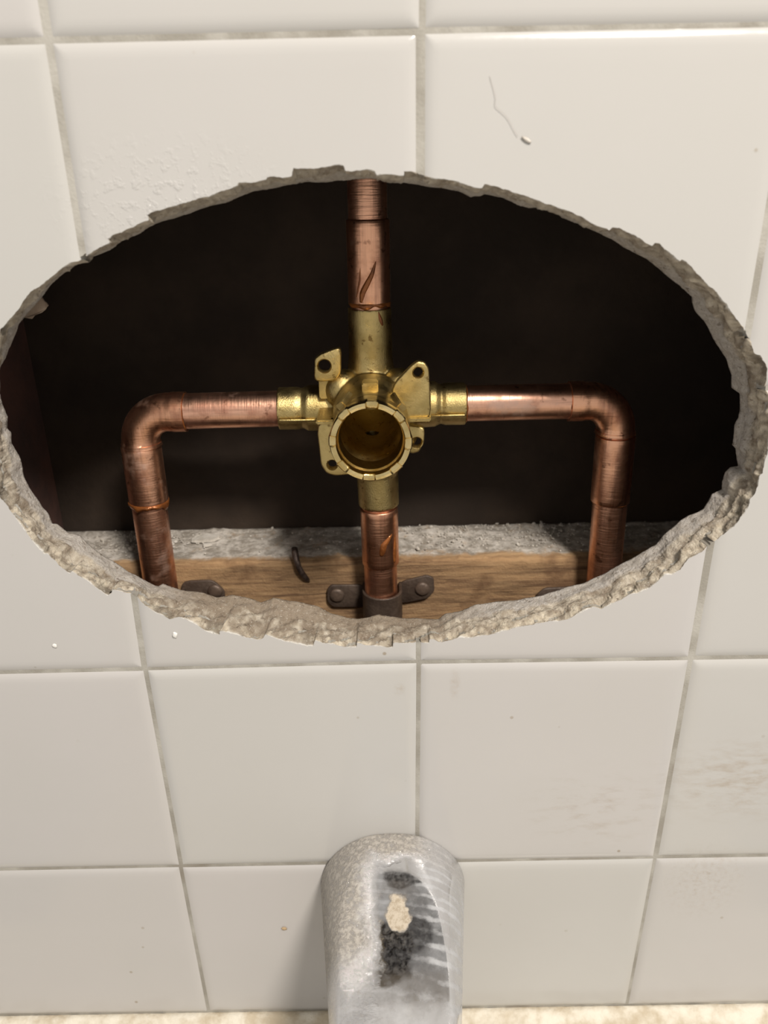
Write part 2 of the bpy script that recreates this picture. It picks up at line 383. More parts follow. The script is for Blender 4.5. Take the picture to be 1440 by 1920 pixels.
def spout_material():
    M = Mat('dusty chrome')
    f = M.noise(520, 6, 0.72)
    mid = M.noise(80, 5, 0.6)
    sand = M.mix(M.ramp(f, 0.34, 0.66), (0.29, 0.26, 0.22), (0.50, 0.465, 0.42))
    film = M.mix(M.ramp(mid, 0.3, 0.7), (0.36, 0.36, 0.365), (0.50, 0.505, 0.515))
    # scattered plaster dust: thick on one flank and along the wall, thin wiped film elsewhere
    sx = M.new('ShaderNodeSeparateXYZ')
    M.lk(M.co, sx.inputs[0])
    X, Y = sx.outputs[0], sx.outputs[1]
    left = M.ramp(M.math('ADD', X, M.math('MULTIPLY', M.math('SUBTRACT', mid, 0.5), 0.016)), -0.016, -0.004, 1, 0)
    near = M.ramp(M.math('ADD', Y, M.math('MULTIPLY', M.math('SUBTRACT', mid, 0.5), 0.02)), -0.017, -0.009, 0, 1)
    fade = M.ramp(Y, -0.072, -0.045, 0.15, 1)
    heavy = M.math('MAXIMUM', M.math('MULTIPLY', left, fade), M.math('MULTIPLY', near, M.ramp(X, 0.006, 0.022, 1, 0.35)))
    heavy = M.math('MULTIPLY', heavy, M.ramp(f, 0.25, 0.55, 0.55, 1.0))
    arcs = M.new('ShaderNodeTexWave', wave_type='RINGS', rings_direction='SPHERICAL')
    arcs.inputs['Scale'].default_value = 150
    arcs.inputs['Distortion'].default_value = 1.6
    arcs.inputs['Detail'].default_value = 4
    arcs.inputs['Detail Scale'].default_value = 2.2
    M.lk(M.mapping(scale=(0.6, 1, 0.2), loc=(0.012, 0.095, 0.0)), arcs.inputs['Vector'])
    thin = M.math('ADD', 0.30, M.math('ADD', M.math('MULTIPLY', M.ramp(M.math('MULTIPLY', arcs.outputs['Fac'], M.ramp(mid, 0.2, 0.6, 0.4, 1.0)), 0.45, 0.95), M.ramp(X, 0.004, 0.017, 0.12, 0.45)), M.ramp(mid, 0.35, 0.7, 0, 0.2)))
    wob = M.new('ShaderNodeVectorMath', operation='ADD')
    sc = M.new('ShaderNodeVectorMath', operation='SCALE')
    nn = M.new('ShaderNodeTexNoise')
    nn.inputs['Scale'].default_value = 120
    nn.inputs['Detail'].default_value = 5
    M.lk(M.co, nn.inputs['Vector'])
    M.lk(nn.outputs['Color'], sc.inputs[0])
    sc.inputs['Scale'].default_value = 0.010
    M.lk(M.co, wob.inputs[0])
    M.lk(sc.outputs[0], wob.inputs[1])
    w = wob.outputs[0]
    o = 0.005
    c1 = M.ball((0.0035 + o, -0.019 + o, 0.0 + o), (0.0088, 0.0085, 20.0), 0.25, w)
    c2 = M.ball((-0.0030 + o, -0.0500 + o, 0.0 + o), (0.0130, 0.0135, 20.0), 0.25, w)
    c3 = M.ball((0.0080 + o, -0.044 + o, 0.0 + o), (0.0085, 0.0085, 20.0), 0.35, w)
    clean = M.math('MAXIMUM', M.math('MULTIPLY', c1, 0.85), M.math('MAXIMUM', c2, M.math('MULTIPLY', c3, 0.75)))
    clean = M.math('MULTIPLY', clean, M.ramp(f, 0.28, 0.62, 1.0, 0.72))
    cover = M.math('MULTIPLY', thin, M.math('SUBTRACT', 1.0, clean))
    cover = M.math('MAXIMUM', cover, heavy)
    spot = M.ball((0.0018 + o, -0.0358 + o, 0.0 + o), (0.0056, 0.0076, 20.0), 0.25, w)
    cover = M.math('MAXIMUM', cover, M.math('MULTIPLY', spot, 0.92))
    col = M.mix(heavy, film, sand)
    col = M.mix(spot, col, M.mix(M.ramp(f, 0.35, 0.6), (0.42, 0.35, 0.26), (0.58, 0.51, 0.41)))
    M.set(Base_Color=(0.80, 0.80, 0.81), Metallic=1.0, Roughness=M.ramp(f, 0.3, 0.8, 0.05, 0.16))
    df = M.new('ShaderNodeBsdfDiffuse')
    M.put(df.inputs['Color'], col)
    ms = M.new('ShaderNodeMixShader')
    M.put(ms.inputs[0], cover)
    M.lk(M.b.outputs[0], ms.inputs[1])
    M.lk(df.outputs[0], ms.inputs[2])
    M.lk(ms.outputs[0], M.t.nodes['Material Output'].inputs['Surface'])
    bp_ = M.bump(M.math('MULTIPLY', heavy, f), 0.0009, 0.8)
    M.lk(bp_.outputs[0], df.inputs['Normal'])
    return M.m

TILE = tile_material()
GROUT = grout_material()
RIM = rim_material()
COPPER = copper_material('copper tube', (0.93, 0.515, 0.335), 0.27, True, 1.0)
COPPER_H = copper_material('copper tube level', (0.94, 0.545, 0.38), 0.25, False, 0.25)
FITTING = copper_material('copper fitting', (0.94, 0.515, 0.325), 0.23, True, 0.30)
BRASS = brass_material()
FLUX = plain('amber flux', (0.34, 0.115, 0.03), 0.08, 0.35, (0.14, 0.045, 0.014), 120, 0.0006, 300)
WOOD = wood_material()
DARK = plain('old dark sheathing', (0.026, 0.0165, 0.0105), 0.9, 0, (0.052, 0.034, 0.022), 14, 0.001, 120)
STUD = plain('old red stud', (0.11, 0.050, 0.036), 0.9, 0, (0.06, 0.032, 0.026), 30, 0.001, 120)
STRAP = plain('brown painted strap', (0.062, 0.042, 0.031), 0.5, 0.25, (0.105, 0.075, 0.056), 140, 0.0004, 700)
NAIL = plain('nail head', (0.14, 0.098, 0.072), 0.5, 0.3, (0.085, 0.06, 0.045), 200, 0.0003, 800)
IRON = plain('dark iron nail', (0.055, 0.038, 0.032), 0.42, 0.6, (0.16, 0.12, 0.10), 300, 0.0004, 700)
PLASTER = plain('plaster', (0.62, 0.58, 0.52), 0.95, 0, (0.46, 0.42, 0.36), 200, 0.0006, 700)
PAPER = plain('torn backing paper', (0.30, 0.22, 0.16), 0.95, 0, (0.40, 0.32, 0.25), 90, 0.0004, 500)
TUB = plain('tub enamel', (0.74, 0.70, 0.62), 0.25, 0, (0.66, 0.62, 0.54), 30)
CAULK = plain('dirty caulk', (0.74, 0.69, 0.58), 0.7, 0, (0.50, 0.42, 0.30), 85, 0.0012, 260)
CHROME = plain('chrome', (0.8, 0.8, 0.8), 0.12, 1.0)
HAIR = plain('hair', (0.42, 0.38, 0.35), 0.5)
SPOUT = spout_material()

# ---------------------------------------------------------------- the broken hole as one continuous rim
NR = 2400
T_WALL = 0.019

def arc_resample(pts, n):
    P = np.array(pts + pts[:1])
    d = np.r_[0, np.cumsum(np.hypot(*np.diff(P, axis=0).T))]
    s = np.linspace(0, d[-1], n, endpoint=False)
    return np.c_[np.interp(s, d, P[:, 0]), np.interp(s, d, P[:, 1])]

HF = arc_resample(HOLE_FRONT, NR)
for i in range(NR):                                               # crumbly glaze edge
    x, z = HF[i]
    v = noise.noise_vector(Vector((x / 0.9, 0, z / 0.9))) * 0.16 + noise.noise_vector(Vector((x / 2.7, 5, z / 2.7))) * 0.30
    HF[i] = (x + v.x, z + v.z)
CX, CZ = 0.0, 830.0

def unwrapped(P):
    return np.unwrap(np.arctan2((P[:, 1] - CZ) * 1.35, P[:, 0] - CX))

thF = unwrapped(HF)
k = 61
ext = np.r_[thF[-k:] + 2 * PI, thF, thF[:k] - 2 * PI]
thS = np.convolve(ext, np.ones(k) / k, 'same')[k:-k]
HB_ = arc_resample(HOLE_BACK, 3000)
thB = np.minimum.accumulate(unwrapped(HB_)) - np.arange(3000) * 1e-7
if thB[0] - thS[0] > PI: thB -= 2 * PI
if thB[0] - thS[0] < -PI: thB += 2 * PI
th3 = np.r_[thB + 2 * PI, thB, thB - 2 * PI][::-1]
HB = np.c_[np.interp(thS, th3, np.r_[HB_[:, 0]] if False else np.tile(HB_[:, 0], 3)[::-1]), np.interp(thS, th3, np.tile(HB_[:, 1], 3)[::-1])]

KS = 121
_e = np.r_[HF[-KS:], HF, HF[:KS]]
HS = np.c_[np.convolve(_e[:, 0], np.ones(KS) / KS, 'same'), np.convolve(_e[:, 1], np.ones(KS) / KS, 'same')][KS:-KS]
SPIKE = ((HF[:, 0] - HS[:, 0]) * (HS[:, 0] - CX) + (HF[:, 1] - HS[:, 1]) * (HS[:, 1] - CZ) * 1.6) / np.hypot(HS[:, 0] - CX, (HS[:, 1] - CZ) * 1.6)
STEP = float(np.hypot(*(HS - np.roll(HS, 1, axis=0)).T).sum() / NR)

def rim_row(d):
    """World points (m) of the rim at depth d (m) for every sample along it."""
    t = d / T_WALL
    P = HF * (1 - t) + HB * t
    out = []
    ramp_ = min(1.0, d / 0.0016)
    ym = d * 1000
    for i in range(NR):
        x, z = P[i]
        dx, dz = x - CX, (z - CZ) * 1.6
        L = math.hypot(dx, dz)
        dx, dz = dx / L, dz / L
        n1 = noise.noise(Vector((x / 6.5, ym / 5.0, z / 6.5)))
        # slanting gouges left by the tool, broken into steps
        sl = noise.noise(Vector((x / 5.2 - ym * 0.30, ym / 9.0, z / 5.2 + ym * 0.12)))
        st = sl * 3.2
        st = (math.floor(st) + min(1.0, (st - math.floor(st)) * 3.5)) / 3.2
        n2 = noise.noise(Vector((x / 1.8, ym / 1.6, z / 1.8)))
        n3 = noise.noise(Vector((x / 0.75, ym / 0.75, z / 0.75)))
        body = 1.0 if ym < 11 else 0.45                            # the backing board breaks smoother
        edge = 1.0 - 0.6 * max(0.0, (t - 0.8) / 0.2)
        gj = noise.noise(Vector((x / 14, 4, z / 14)))
        seam_ = math.exp(-((ym - 11.6 - 1.6 * gj) / 0.55) ** 2) * max(0.0, min(1.0, 0.55 + 1.6 * noise.noise(Vector((x / 17, 9, z / 17)))))
        n = (0.9 * n1 + 1.9 * st * body + 0.4 * abs(n2) * body + 0.22 * n3 - 0.2) * ramp_ * edge + 0.95 * seam_
        out.append(((x + dx * n) / 1000, d, (z + dz * n) / 1000))
    return out

def mixc(a, b, t):
    t = max(0.0, min(1.0, t))
    return tuple(p * (1 - t) + q * t for p, q in zip(a, b))

def rim_color(p, sp=0.0):
    x, y, z = p[0] * 1000, p[1] * 1000, p[2] * 1000
    j = noise.noise(Vector((x / 6, y / 9, z / 6)))
    j2 = noise.noise(Vector((x / 2.2, y / 3, z / 2.2)))
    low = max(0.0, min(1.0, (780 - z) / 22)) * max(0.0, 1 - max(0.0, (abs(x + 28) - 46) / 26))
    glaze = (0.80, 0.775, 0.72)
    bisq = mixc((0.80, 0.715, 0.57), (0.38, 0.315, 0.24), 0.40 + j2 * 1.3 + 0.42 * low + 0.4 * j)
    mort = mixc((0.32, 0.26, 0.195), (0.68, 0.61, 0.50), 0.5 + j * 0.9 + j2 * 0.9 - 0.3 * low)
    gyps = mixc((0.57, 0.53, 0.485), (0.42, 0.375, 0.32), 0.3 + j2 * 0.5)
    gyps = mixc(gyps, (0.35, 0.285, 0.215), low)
    c = mixc(glaze, mixc(bisq, (0.90, 0.82, 0.68), 0.6 * max(0.0, 1 - y / 1.4)), (y - 0.35) / 0.25)
    c = mixc(c, mort, (y - 5.5 - 2.5 * j + 1.5 * low) / 1.0)
    c = mixc(c, gyps, (y - 11.5 - 2.0 * j) / 0.6)
    if sp > 0.7: c = mixc(c, (0.20, 0.17, 0.13), min(0.8, (sp - 0.7) * 0.7) * (1 if 0.4 < y < 4.5 else 0.0))
    if z > 880: c = mixc(c, (0.46, 0.40, 0.32), 0.4)  # shade on the unlit top of the rim, put into its colour
    return c

TILE_D = [0.0, 0.0003, 0.0007, 0.0013, 0.0021, 0.0030, 0.0041, 0.0053, 0.0066]
BED_D = [0.0060, 0.0068, 0.0078, 0.0088, 0.0098, 0.0109, 0.0119, 0.0129, 0.0139, 0.0149, 0.0159, 0.0168, 0.0176, 0.0183, 0.0190]
R_TILE = [np.array(rim_row(d)) for d in TILE_D]
R_BED = [np.array(rim_row(d)) for d in BED_D]

# ---------------------------------------------------------------- the tiled wall
wall = empty('wall_front', (0, 0, 0.52))
tag(wall, 'white glazed square tile wall with a ragged oval hole broken through it', kind='structure')

XA, XB, ZA, ZB = -0.40, 0.43, 0.0, 1.15

def to_rect(p, s=1.0):
    """Push a rim point outward to the wall's rectangle, along its direction from the hole's middle."""
    cx, cz = CX / 1000, CZ / 1000
    dx, dz = p[0] - cx, p[2] - cz
    k_ = min(((XB if dx > 0 else XA) - cx) / dx if abs(dx) > 1e-9 else 1e9, ((ZB if dz > 0 else ZA) - cz) / dz if abs(dz) > 1e-9 else 1e9)
    return (cx + dx * k_, p[1], cz + dz * k_)

def mid_loop(y):
    return [(CX / 1000 + (p[0] - CX) * 1.06 / 1000, y, CZ / 1000 + (p[1] - CZ) * 1.08 / 1000) for p in HS]

# mortar bed and backing board: one ragged ring that runs on as the wall's body
verts, faces = [], []
rows = [np.array([to_rect(p) for p in mid_loop(BED_D[0])]), np.array(mid_loop(BED_D[0]))] + R_BED + [np.array(mid_loop(BED_D[-1])), np.array([to_rect(p) for p in mid_loop(BED_D[-1])])]
for r in rows: verts += [tuple(p) for p in r]
for a in range(len(rows) - 1):
    for i in range(NR):
        j = (i + 1) % NR
        faces.append((a * NR + i, a * NR + j, (a + 1) * NR + j, (a + 1) * NR + i))
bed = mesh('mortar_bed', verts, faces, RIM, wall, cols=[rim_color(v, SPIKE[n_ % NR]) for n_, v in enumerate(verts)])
bed['label'] = 'crumbling grey-brown mortar and backing board'

# grout: a recessed sheet behind the tile faces, just inside the rim
g0 = R_TILE[3].copy()
g1 = R_TILE[6].copy()
verts, faces = [], []
gin = []
for p in g0:
    dx, dz = p[0] - CX / 1000, (p[2] - CZ / 1000) * 1.6
    L = math.hypot(dx, dz)
    gin.append((p[0] + dx / L * 0.0004, 0.0011, p[2] + dz / L * 0.0004))
gback = [(p[0] * 1.0 + (p[0] - CX / 1000) * 0.004, 0.0062, p[2] + (p[2] - CZ / 1000) * 0.004) for p in g1]
for r in ([to_rect(p) for p in mid_loop(0.0011)], mid_loop(0.0011), gin, gback): verts += r
for a in range(3):
    for i in range(NR):
        j = (i + 1) % NR
        faces.append((a * NR + i, a * NR + j, (a + 1) * NR + j, (a + 1) * NR + i))
mesh('grout', verts, faces, GROUT, wall, smooth=False)['label'] = 'grey dirty grout between the tiles'

segA = HF
segB = np.roll(HF, -1, axis=0)

def inside_hole(Q):
    Q = np.asarray(Q)
    res = np.zeros(len(Q), bool)
    for i0 in range(0, len(Q), 400):
        q = Q[i0:i0 + 400]
        x, z = q[:, 0][:, None], q[:, 1][:, None]
        cond = (segA[:, 1] > z) != (segB[:, 1] > z)
        with np.errstate(divide='ignore', invalid='ignore'):
            xi = (segB[:, 0] - segA[:, 0]) * (z - segA[:, 1]) / (segB[:, 1] - segA[:, 1]) + segA[:, 0]
        res[i0:i0 + 400] = (np.sum(cond & (x < xi), axis=1) % 2) == 1
    return res

def hole_param(p):
    d = segB - segA
    t = np.clip(((p - segA) * d).sum(1) / np.maximum((d * d).sum(1), 1e-12), 0, 1)
    q = segA + d * t[:, None]
    e = np.hypot(*(q - p).T)
    i = int(e.argmin())
    return i + t[i], e[i]

def on_row(row, u):
    i = int(u) % NR
    f = u - int(u)
    return row[i] * (1 - f) + row[(i + 1) % NR] * f

INS = [0.0, 0.35, 0.9, 1.7, 2.8, 4.5, 9.0]

def drop(e):
    """Height lost (mm) at a distance e (mm) from a tile's edge: the soft cushion edge."""
    return 1.05 * (1 - min(e / 4.5, 1.0)) ** 2.4

rng = random.Random(7)
bb = (HF.min(0), HF.max(0))
for r in range(len(JOINTS) - 1):
    for c in range(8):
        gx, gz = (1.0 if r < 4 else 0.72), 0.72
        q = [Vector(JOINTS[r + 1][c]), Vector(JOINTS[r + 1][c + 1]), Vector(JOINTS[r][c + 1]), Vector(JOINTS[r][c])]
        jx = [rng.uniform(-0.25, 0.25) for _ in range(4)]
        q = [q[0] + Vector((gx + jx[0], gz)), q[1] + Vector((-gx + jx[1], gz)), q[2] + Vector((-gx + jx[1], -gz)), q[3] + Vector((gx + jx[0], -gz))]
        W = (q[1] - q[0]).length
        H = (q[3] - q[0]).length
        tilt = (rng.uniform(-.25, .25), rng.uniform(-.25, .25))
        us = INS + [W / 4, W / 2, 3 * W / 4] + [W - e for e in INS[::-1]]
        vs = INS + [H / 4, H / 2, 3 * H / 4] + [H - e for e in INS[::-1]]
        def at(u, v):
            a, b = u / W, v / H
            return (q[0] * (1 - a) + q[1] * a) * (1 - b) + (q[3] * (1 - a) + q[2] * a) * b
        def depth(p):
            e = 1e9
            for i in range(4):
                a, b = q[i], q[(i + 1) % 4]
                t = (b - a).normalized()
                e = min(e, (p - a).dot(Vector((-t.y, t.x))))
            cen = (q[0] + q[2]) / 2
            pl = (p.x - cen.x) / W * tilt[0] + (p.y - cen.y) / H * tilt[1]
            return (drop(max(e, 0)) + pl + 0.12) / 1000
        cut = q[0].x < bb[1][0] and q[1].x > bb[0][0] and min(q[0].y, q[1].y) < bb[1][1] and max(q[2].y, q[3].y) > bb[0][1]
        nu, nv = len(us), len(vs)
        if not cut:
            P = [at(u, v) for v in vs for u in us]
            verts = [(p.x / 1000, depth(p), p.y / 1000) for p in P]
            faces = [(j * nu + i, j * nu + i + 1, (j + 1) * nu + i + 1, (j + 1) * nu + i) for j in range(nv - 1) for i in range(nu - 1)]
            loop = [i for i in range(nu)] + [j * nu + nu - 1 for j in range(1, nv)] + [(nv - 1) * nu + i for i in range(nu - 2, -1, -1)] + [j * nu for j in range(nv - 2, 0, -1)]
            o = len(verts)
            verts += [verts[i] for i in loop] + [(verts[i][0], 0.0062, verts[i][2]) for i in loop]
            nl = len(loop)
            for i in range(nl):
                j = (i + 1) % nl
                faces.append((o + j, o + i, o + nl + i, o + nl + j))
            t_ = mesh('tile', verts, faces, TILE, wall)
            continue
        us = INS + [e for e in np.arange(13.0, W - 11.0, 4.0)] + [W - e for e in INS[::-1]]
        vs = INS + [e for e in np.arange(13.0, H - 11.0, 4.0)] + [H - e for e in INS[::-1]]
        nu, nv = len(us), len(vs)
        pts = [at(u, v) for v in vs for u in us]
        loop = [i for i in range(nu)] + [j * nu + nu - 1 for j in range(1, nv)] + [(nv - 1) * nu + i for i in range(nu - 2, -1, -1)] + [j * nu for j in range(nv - 2, 0, -1)]
        edges = [(loop[i], loop[(i + 1) % len(loop)]) for i in range(len(loop))]
        lo = Vector((min(p.x for p in q) - 4, min(p.y for p in q) - 4))
        hi = Vector((max(p.x for p in q) + 4, max(p.y for p in q) + 4))
        near = [(lo.x < a[0] < hi.x and lo.y < a[1] < hi.y) for a in HF]
        if not any(near): near = [False] * NR
        idx = {}
        for i in range(NR):
            j = (i + 1) % NR
            if near[i] and near[j]:
                for m in (i, j):
                    if m not in idx:
                        idx[m] = len(pts)
                        pts.append(Vector(HF[m]))
                edges.append((idx[i], idx[j]))
        keep = np.ones(len(pts), bool)
        vo, eo, fo = geometry.delaunay_2d_cdt(pts, edges, [], 0, 1e-5)[:3]
        vo = [Vector(v) for v in vo]
        cen = np.array([[(vo[f[0]].x + vo[f[1]].x + vo[f[2]].x) / 3, (vo[f[0]].y + vo[f[1]].y + vo[f[2]].y) / 3] for f in fo])
        ih = inside_hole(cen)
        def in_quad(p):
            for i in range(4):
                a, b = q[i], q[(i + 1) % 4]
                t = b - a
                if t.x * (p[1] - a.y) - t.y * (p[0] - a.x) < 0: return False
            return True
        tri = [f for f, h, p in zip(fo, ih, cen) if not h and in_quad(p)]
        if not tri: continue
        use = sorted({i for f in tri for i in f})
        remap = {v: n for n, v in enumerate(use)}
        V2 = [vo[i] for i in use]
        tri = [tuple(remap[i] for i in f) for f in tri]
        verts = [(p.x / 1000, depth(p), p.y / 1000) for p in V2]
        faces = list(tri)
        cnt = {}
        for f in tri:
            for a, b in ((f[0], f[1]), (f[1], f[2]), (f[2], f[0])):
                cnt[(a, b)] = 1
        border = [(a, b) for (a, b) in cnt if (b, a) not in cnt]
        U = {}
        for a, b in border:
            for m in (a, b):
                if m not in U: U[m] = hole_param(np.array(V2[m]))
        rimv = {}
        rf, rv, rs = [], [], []
        sk = {}
        nt = len(faces)
        for a, b in border:
            if U[a][1] < 0.02 and U[b][1] < 0.02:
                for m in (a, b):
                    if m not in rimv:
                        rimv[m] = len(rv)
                        d0 = verts[m][1]
                        for n, row in enumerate(R_TILE):
                            p = on_row(row, U[m][0])
                            rs.append(SPIKE[int(U[m][0]) % NR])
                            rv.append((p[0], max(p[1], d0), p[2]) if n else verts[m])
                A, B = rimv[a], rimv[b]
                for n in range(len(R_TILE) - 1):
                    rf.append((B + n, A + n, A + n + 1, B + n + 1))
            else:
                for m in (a, b):
                    if m not in sk:
                        sk[m] = len(verts)
                        verts.append(verts[m])
                        verts.append((verts[m][0], 0.0062, verts[m][2]))
                faces.append((sk[b], sk[a], sk[a] + 1, sk[b] + 1))
        o = len(verts)
        allv = verts + rv
        faces += [tuple(i + o for i in f) for f in rf]
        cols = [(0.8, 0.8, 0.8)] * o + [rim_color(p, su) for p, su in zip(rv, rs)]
        t_ = mesh('tile', allv, faces, TILE, wall, cols=cols)
        t_.data.materials.append(RIM)
        t_.data.polygons.foreach_set('material_index', [0] * (len(faces) - len(rf)) + [1] * len(rf))

# a scrap of torn backing paper that still clings to the wall's inner side
def scrap(name, pts, y0, th, mat, parent, seed):
    pts = [Vector(p) for p in pts]
    n = len(pts)
    out = []
    for i in range(n):
        for k_ in range(4):
            p = pts[i].lerp(pts[(i + 1) % n], k_ / 4)
            v = noise.noise_vector(Vector((p.x * 700, seed, p.y * 700))) * 0.0005
            out.append((p.x + v.x, p.y + v.z))
    bm = bmesh.new()
    A = [bm.verts.new((x, y0 + 0.0004 * math.sin(x * 900 + seed), z)) for x, z in out]
    B = [bm.verts.new((x, y0 + th + 0.0004 * math.sin(x * 900 + seed), z)) for x, z in out]
    bm.faces.new(A); bm.faces.new(B[::-1])
    for i in range(len(A)):
        j = (i + 1) % len(A)
        bm.faces.new((A[i], A[j], B[j], B[i]))
    return from_bm(name, bm, mat, parent, smooth=False)

scrap('paper_scrap', [(-0.134, 0.869), (-0.1235, 0.8676), (-0.1185, 0.8705), (-0.1168, 0.8722), (-0.1195, 0.8752), (-0.1225, 0.878), (-0.131, 0.879)], 0.0205, 0.0008, PAPER, wall, 2.0)['label'] = 'torn brown backing paper'

# ---------------------------------------------------------------- the cavity behind
def box(bm, a, b, bev=0.0):
    r = bmesh.ops.create_cube(bm, size=1.0, matrix=Matrix.Translation(((a[0] + b[0]) / 2, (a[1] + b[1]) / 2, (a[2] + b[2]) / 2)) @ Matrix.Diagonal((b[0] - a[0], b[1] - a[1], b[2] - a[2], 1)))
    if bev:
        es = list({e for v in r['verts'] for e in v.link_edges})
        bmesh.ops.bevel(bm, geom=es, offset=bev, segments=2, affect='EDGES')

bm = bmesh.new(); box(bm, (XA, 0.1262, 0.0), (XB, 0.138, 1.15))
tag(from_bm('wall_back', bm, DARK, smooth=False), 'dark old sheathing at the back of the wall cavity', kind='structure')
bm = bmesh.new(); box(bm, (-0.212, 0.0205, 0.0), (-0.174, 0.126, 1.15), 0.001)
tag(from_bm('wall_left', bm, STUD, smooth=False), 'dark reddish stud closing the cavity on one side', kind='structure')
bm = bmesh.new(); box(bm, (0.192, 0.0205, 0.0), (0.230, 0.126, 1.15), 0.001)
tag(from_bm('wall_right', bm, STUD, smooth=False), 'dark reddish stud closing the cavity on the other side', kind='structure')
bm = bmesh.new(); box(bm, (-0.173, 0.0205, 1.112), (0.191, 0.126, 1.15), 0.001)  # added out of view so that no light falls in from above
tag(from_bm('light_block_1', bm, STUD, smooth=False), 'added unseen plate that keeps light out at the top of the cavity', kind='structure')
bm = bmesh.new(); box(bm, (-0.173, 0.0205, 0.0), (0.191, 0.126, 0.038), 0.001)  # its unseen counterpart below, added to shut light out of the cavity
tag(from_bm('light_block_2', bm, STUD, smooth=False), 'added unseen plate that keeps light out at the foot of the cavity', kind='structure')

# pine block across the cavity: swept profile with worn edge and settled dust
prof = []
Y0, Y1, Z0, Z1 = 0.0840, 0.1255, 0.650, 0.7378
for k_ in range(18): prof.append((Y0, Z0 + (Z1 - 0.003 - Z0) * (k_ / 17) ** 0.6))
for k_ in range(1, 6):
    a = PI / 2 * k_ / 6
    prof.append((Y0 + 0.003 - 0.003 * math.cos(a), Z1 - 0.003 + 0.003 * math.sin(a)))
for k_ in range(22): prof.append((Y0 + 0.003 + (Y1 - Y0 - 0.003) * k_ / 21, Z1))
prof += [(Y1, Z0)]
nx = 260
verts, faces = [], []
for i in range(nx):
    x = -0.1725 + 0.363 * i / (nx - 1)
    for (y, z) in prof:
        if z > Z1 - 0.0031 and y < Y1:
            h = max(0, noise.noise(Vector((x * 90, y * 90, 3)))) * 0.0012 + noise.noise(Vector((x * 330, y * 330, 8))) * 0.00055 + noise.noise(Vector((x * 900, y * 900, 1))) * 0.00025
            back = max(0.0, (y - 0.108) / 0.016)
            h += back * 0.0016 * max(0, 0.3 + noise.noise(Vector((x * 60, 0, 4)))) + 0.0006 * noise.noise(Vector((x * 25, 0, 9)))
            z += h
        if y < Y0 + 0.003:
            y += 0.0006 * noise.noise(Vector((x * 18, 2, z * 420))) + 0.0005 * noise.noise(Vector((x * 40, 7, z * 120)))
        verts.append((x, y, z))
m_ = len(prof)
for i in range(nx - 1):
    for j in range(m_):
        k2 = (j + 1) % m_
        faces.append((i * m_ + j, (i + 1) * m_ + j, (i + 1) * m_ + k2, i * m_ + k2))
faces += [tuple(range(m_))[::-1], tuple((nx - 1) * m_ + j for j in range(m_))]
block = mesh('wood_block', verts, faces, WOOD)
tag(block, 'rough pine block across the cavity with grey plaster dust on top', 'wood block')

# ---------------------------------------------------------------- the soldered valve and its copper tubing
VX, VZ, PY = -0.0044, 0.8189, 0.075
valve = empty('shower_valve', (VX, PY, 0.70))
tag(valve, 'brass shower valve soldered to four copper pipes inside the oval hole', 'shower valve')

def solid(name, build, mat, parent, voxel=None, cut=None, smooth_it=0, angle=None):
    bm = bmesh.new()
    build(bm)
    o = from_bm(name, bm, mat, parent, angle=angle)
    if voxel or cut:
        if voxel:
            m = o.modifiers.new('fuse', 'REMESH'); m.mode = 'VOXEL'; m.voxel_size = voxel; m.use_smooth_shade = True
            m = o.modifiers.new('soften', 'SMOOTH'); m.iterations = smooth_it; m.factor = 0.5
        if cut:
            bc = bmesh.new(); cut(bc)
            bmesh.ops.recalc_face_normals(bc, faces=bc.faces)
            mc = bpy.data.meshes.new('cut'); bc.to_mesh(mc); bc.free()
            co = bpy.data.objects.new('cut', mc); COL.objects.link(co)
            m = o.modifiers.new('bore', 'BOOLEAN'); m.operation = 'DIFFERENCE'; m.object = co; m.solver = 'EXACT'; m.use_self = True
        dg = bpy.context.evaluated_depsgraph_get()
        dg.update()
        me = bpy.data.meshes.new_from_object(o.evaluated_get(dg))
        o.modifiers.clear()
        o.data = me
        me.polygons.foreach_set('use_smooth', [True] * len(me.polygons))
        me.set_sharp_from_angle(angle=math.radians(40))
        if not me.materials: me.materials.append(mat)
        if cut: bpy.data.objects.remove(co)
    return o

def body_shape(bm):
    lathe(bm, (VX, 0.026, 0.8198), (0, 1, 0), [(0, 0.0146), (0.012, 0.0148), (0.022, 0.0160), (0.035, 0.0165), (0.056, 0.0155), (0.062, 0.0140), (0.066, 0.008)], 56)
    c = (VX, PY, VZ)
    lathe(bm, (-0.0456, PY, 0.8186), (1, 0, 0), [(0, 0.0094), (0.0085, 0.0094), (0.0105, 0.0088), (0.0130, 0.0101), (0.0225, 0.0104), (0.029, 0.0128), (0.040, 0.0135)], 48)
    lathe(bm, (0.0371, PY, 0.8195), (-1, 0, 0), [(0, 0.0094), (0.0090, 0.0094), (0.0110, 0.0087), (0.0135, 0.0101), (0.0225, 0.0104), (0.029, 0.0128), (0.040, 0.0135)], 48)
    lathe(bm, (-0.0044, PY, 0.8618), (0, 0, -1), [(0, 0.0092), (0.0200, 0.0094), (0.026, 0.0102), (0.031, 0.0125), (0.040, 0.0140)], 48)
    lathe(bm, (-0.0020, PY, 0.7719), (-0.03, 0, 1), [(0, 0.0094), (0.0150, 0.0096), (0.024, 0.0115), (0.038, 0.0140)], 48)
    # gusset humps where the ports meet the barrel
    for sx, sz in ((-1, 1), (1, 1), (-1, -1), (1, -1)):
        bmesh.ops.create_icosphere(bm, subdivisions=3, radius=0.0085, matrix=Matrix.Translation((VX + sx * 0.012, 0.068, VZ + sz * 0.010)))

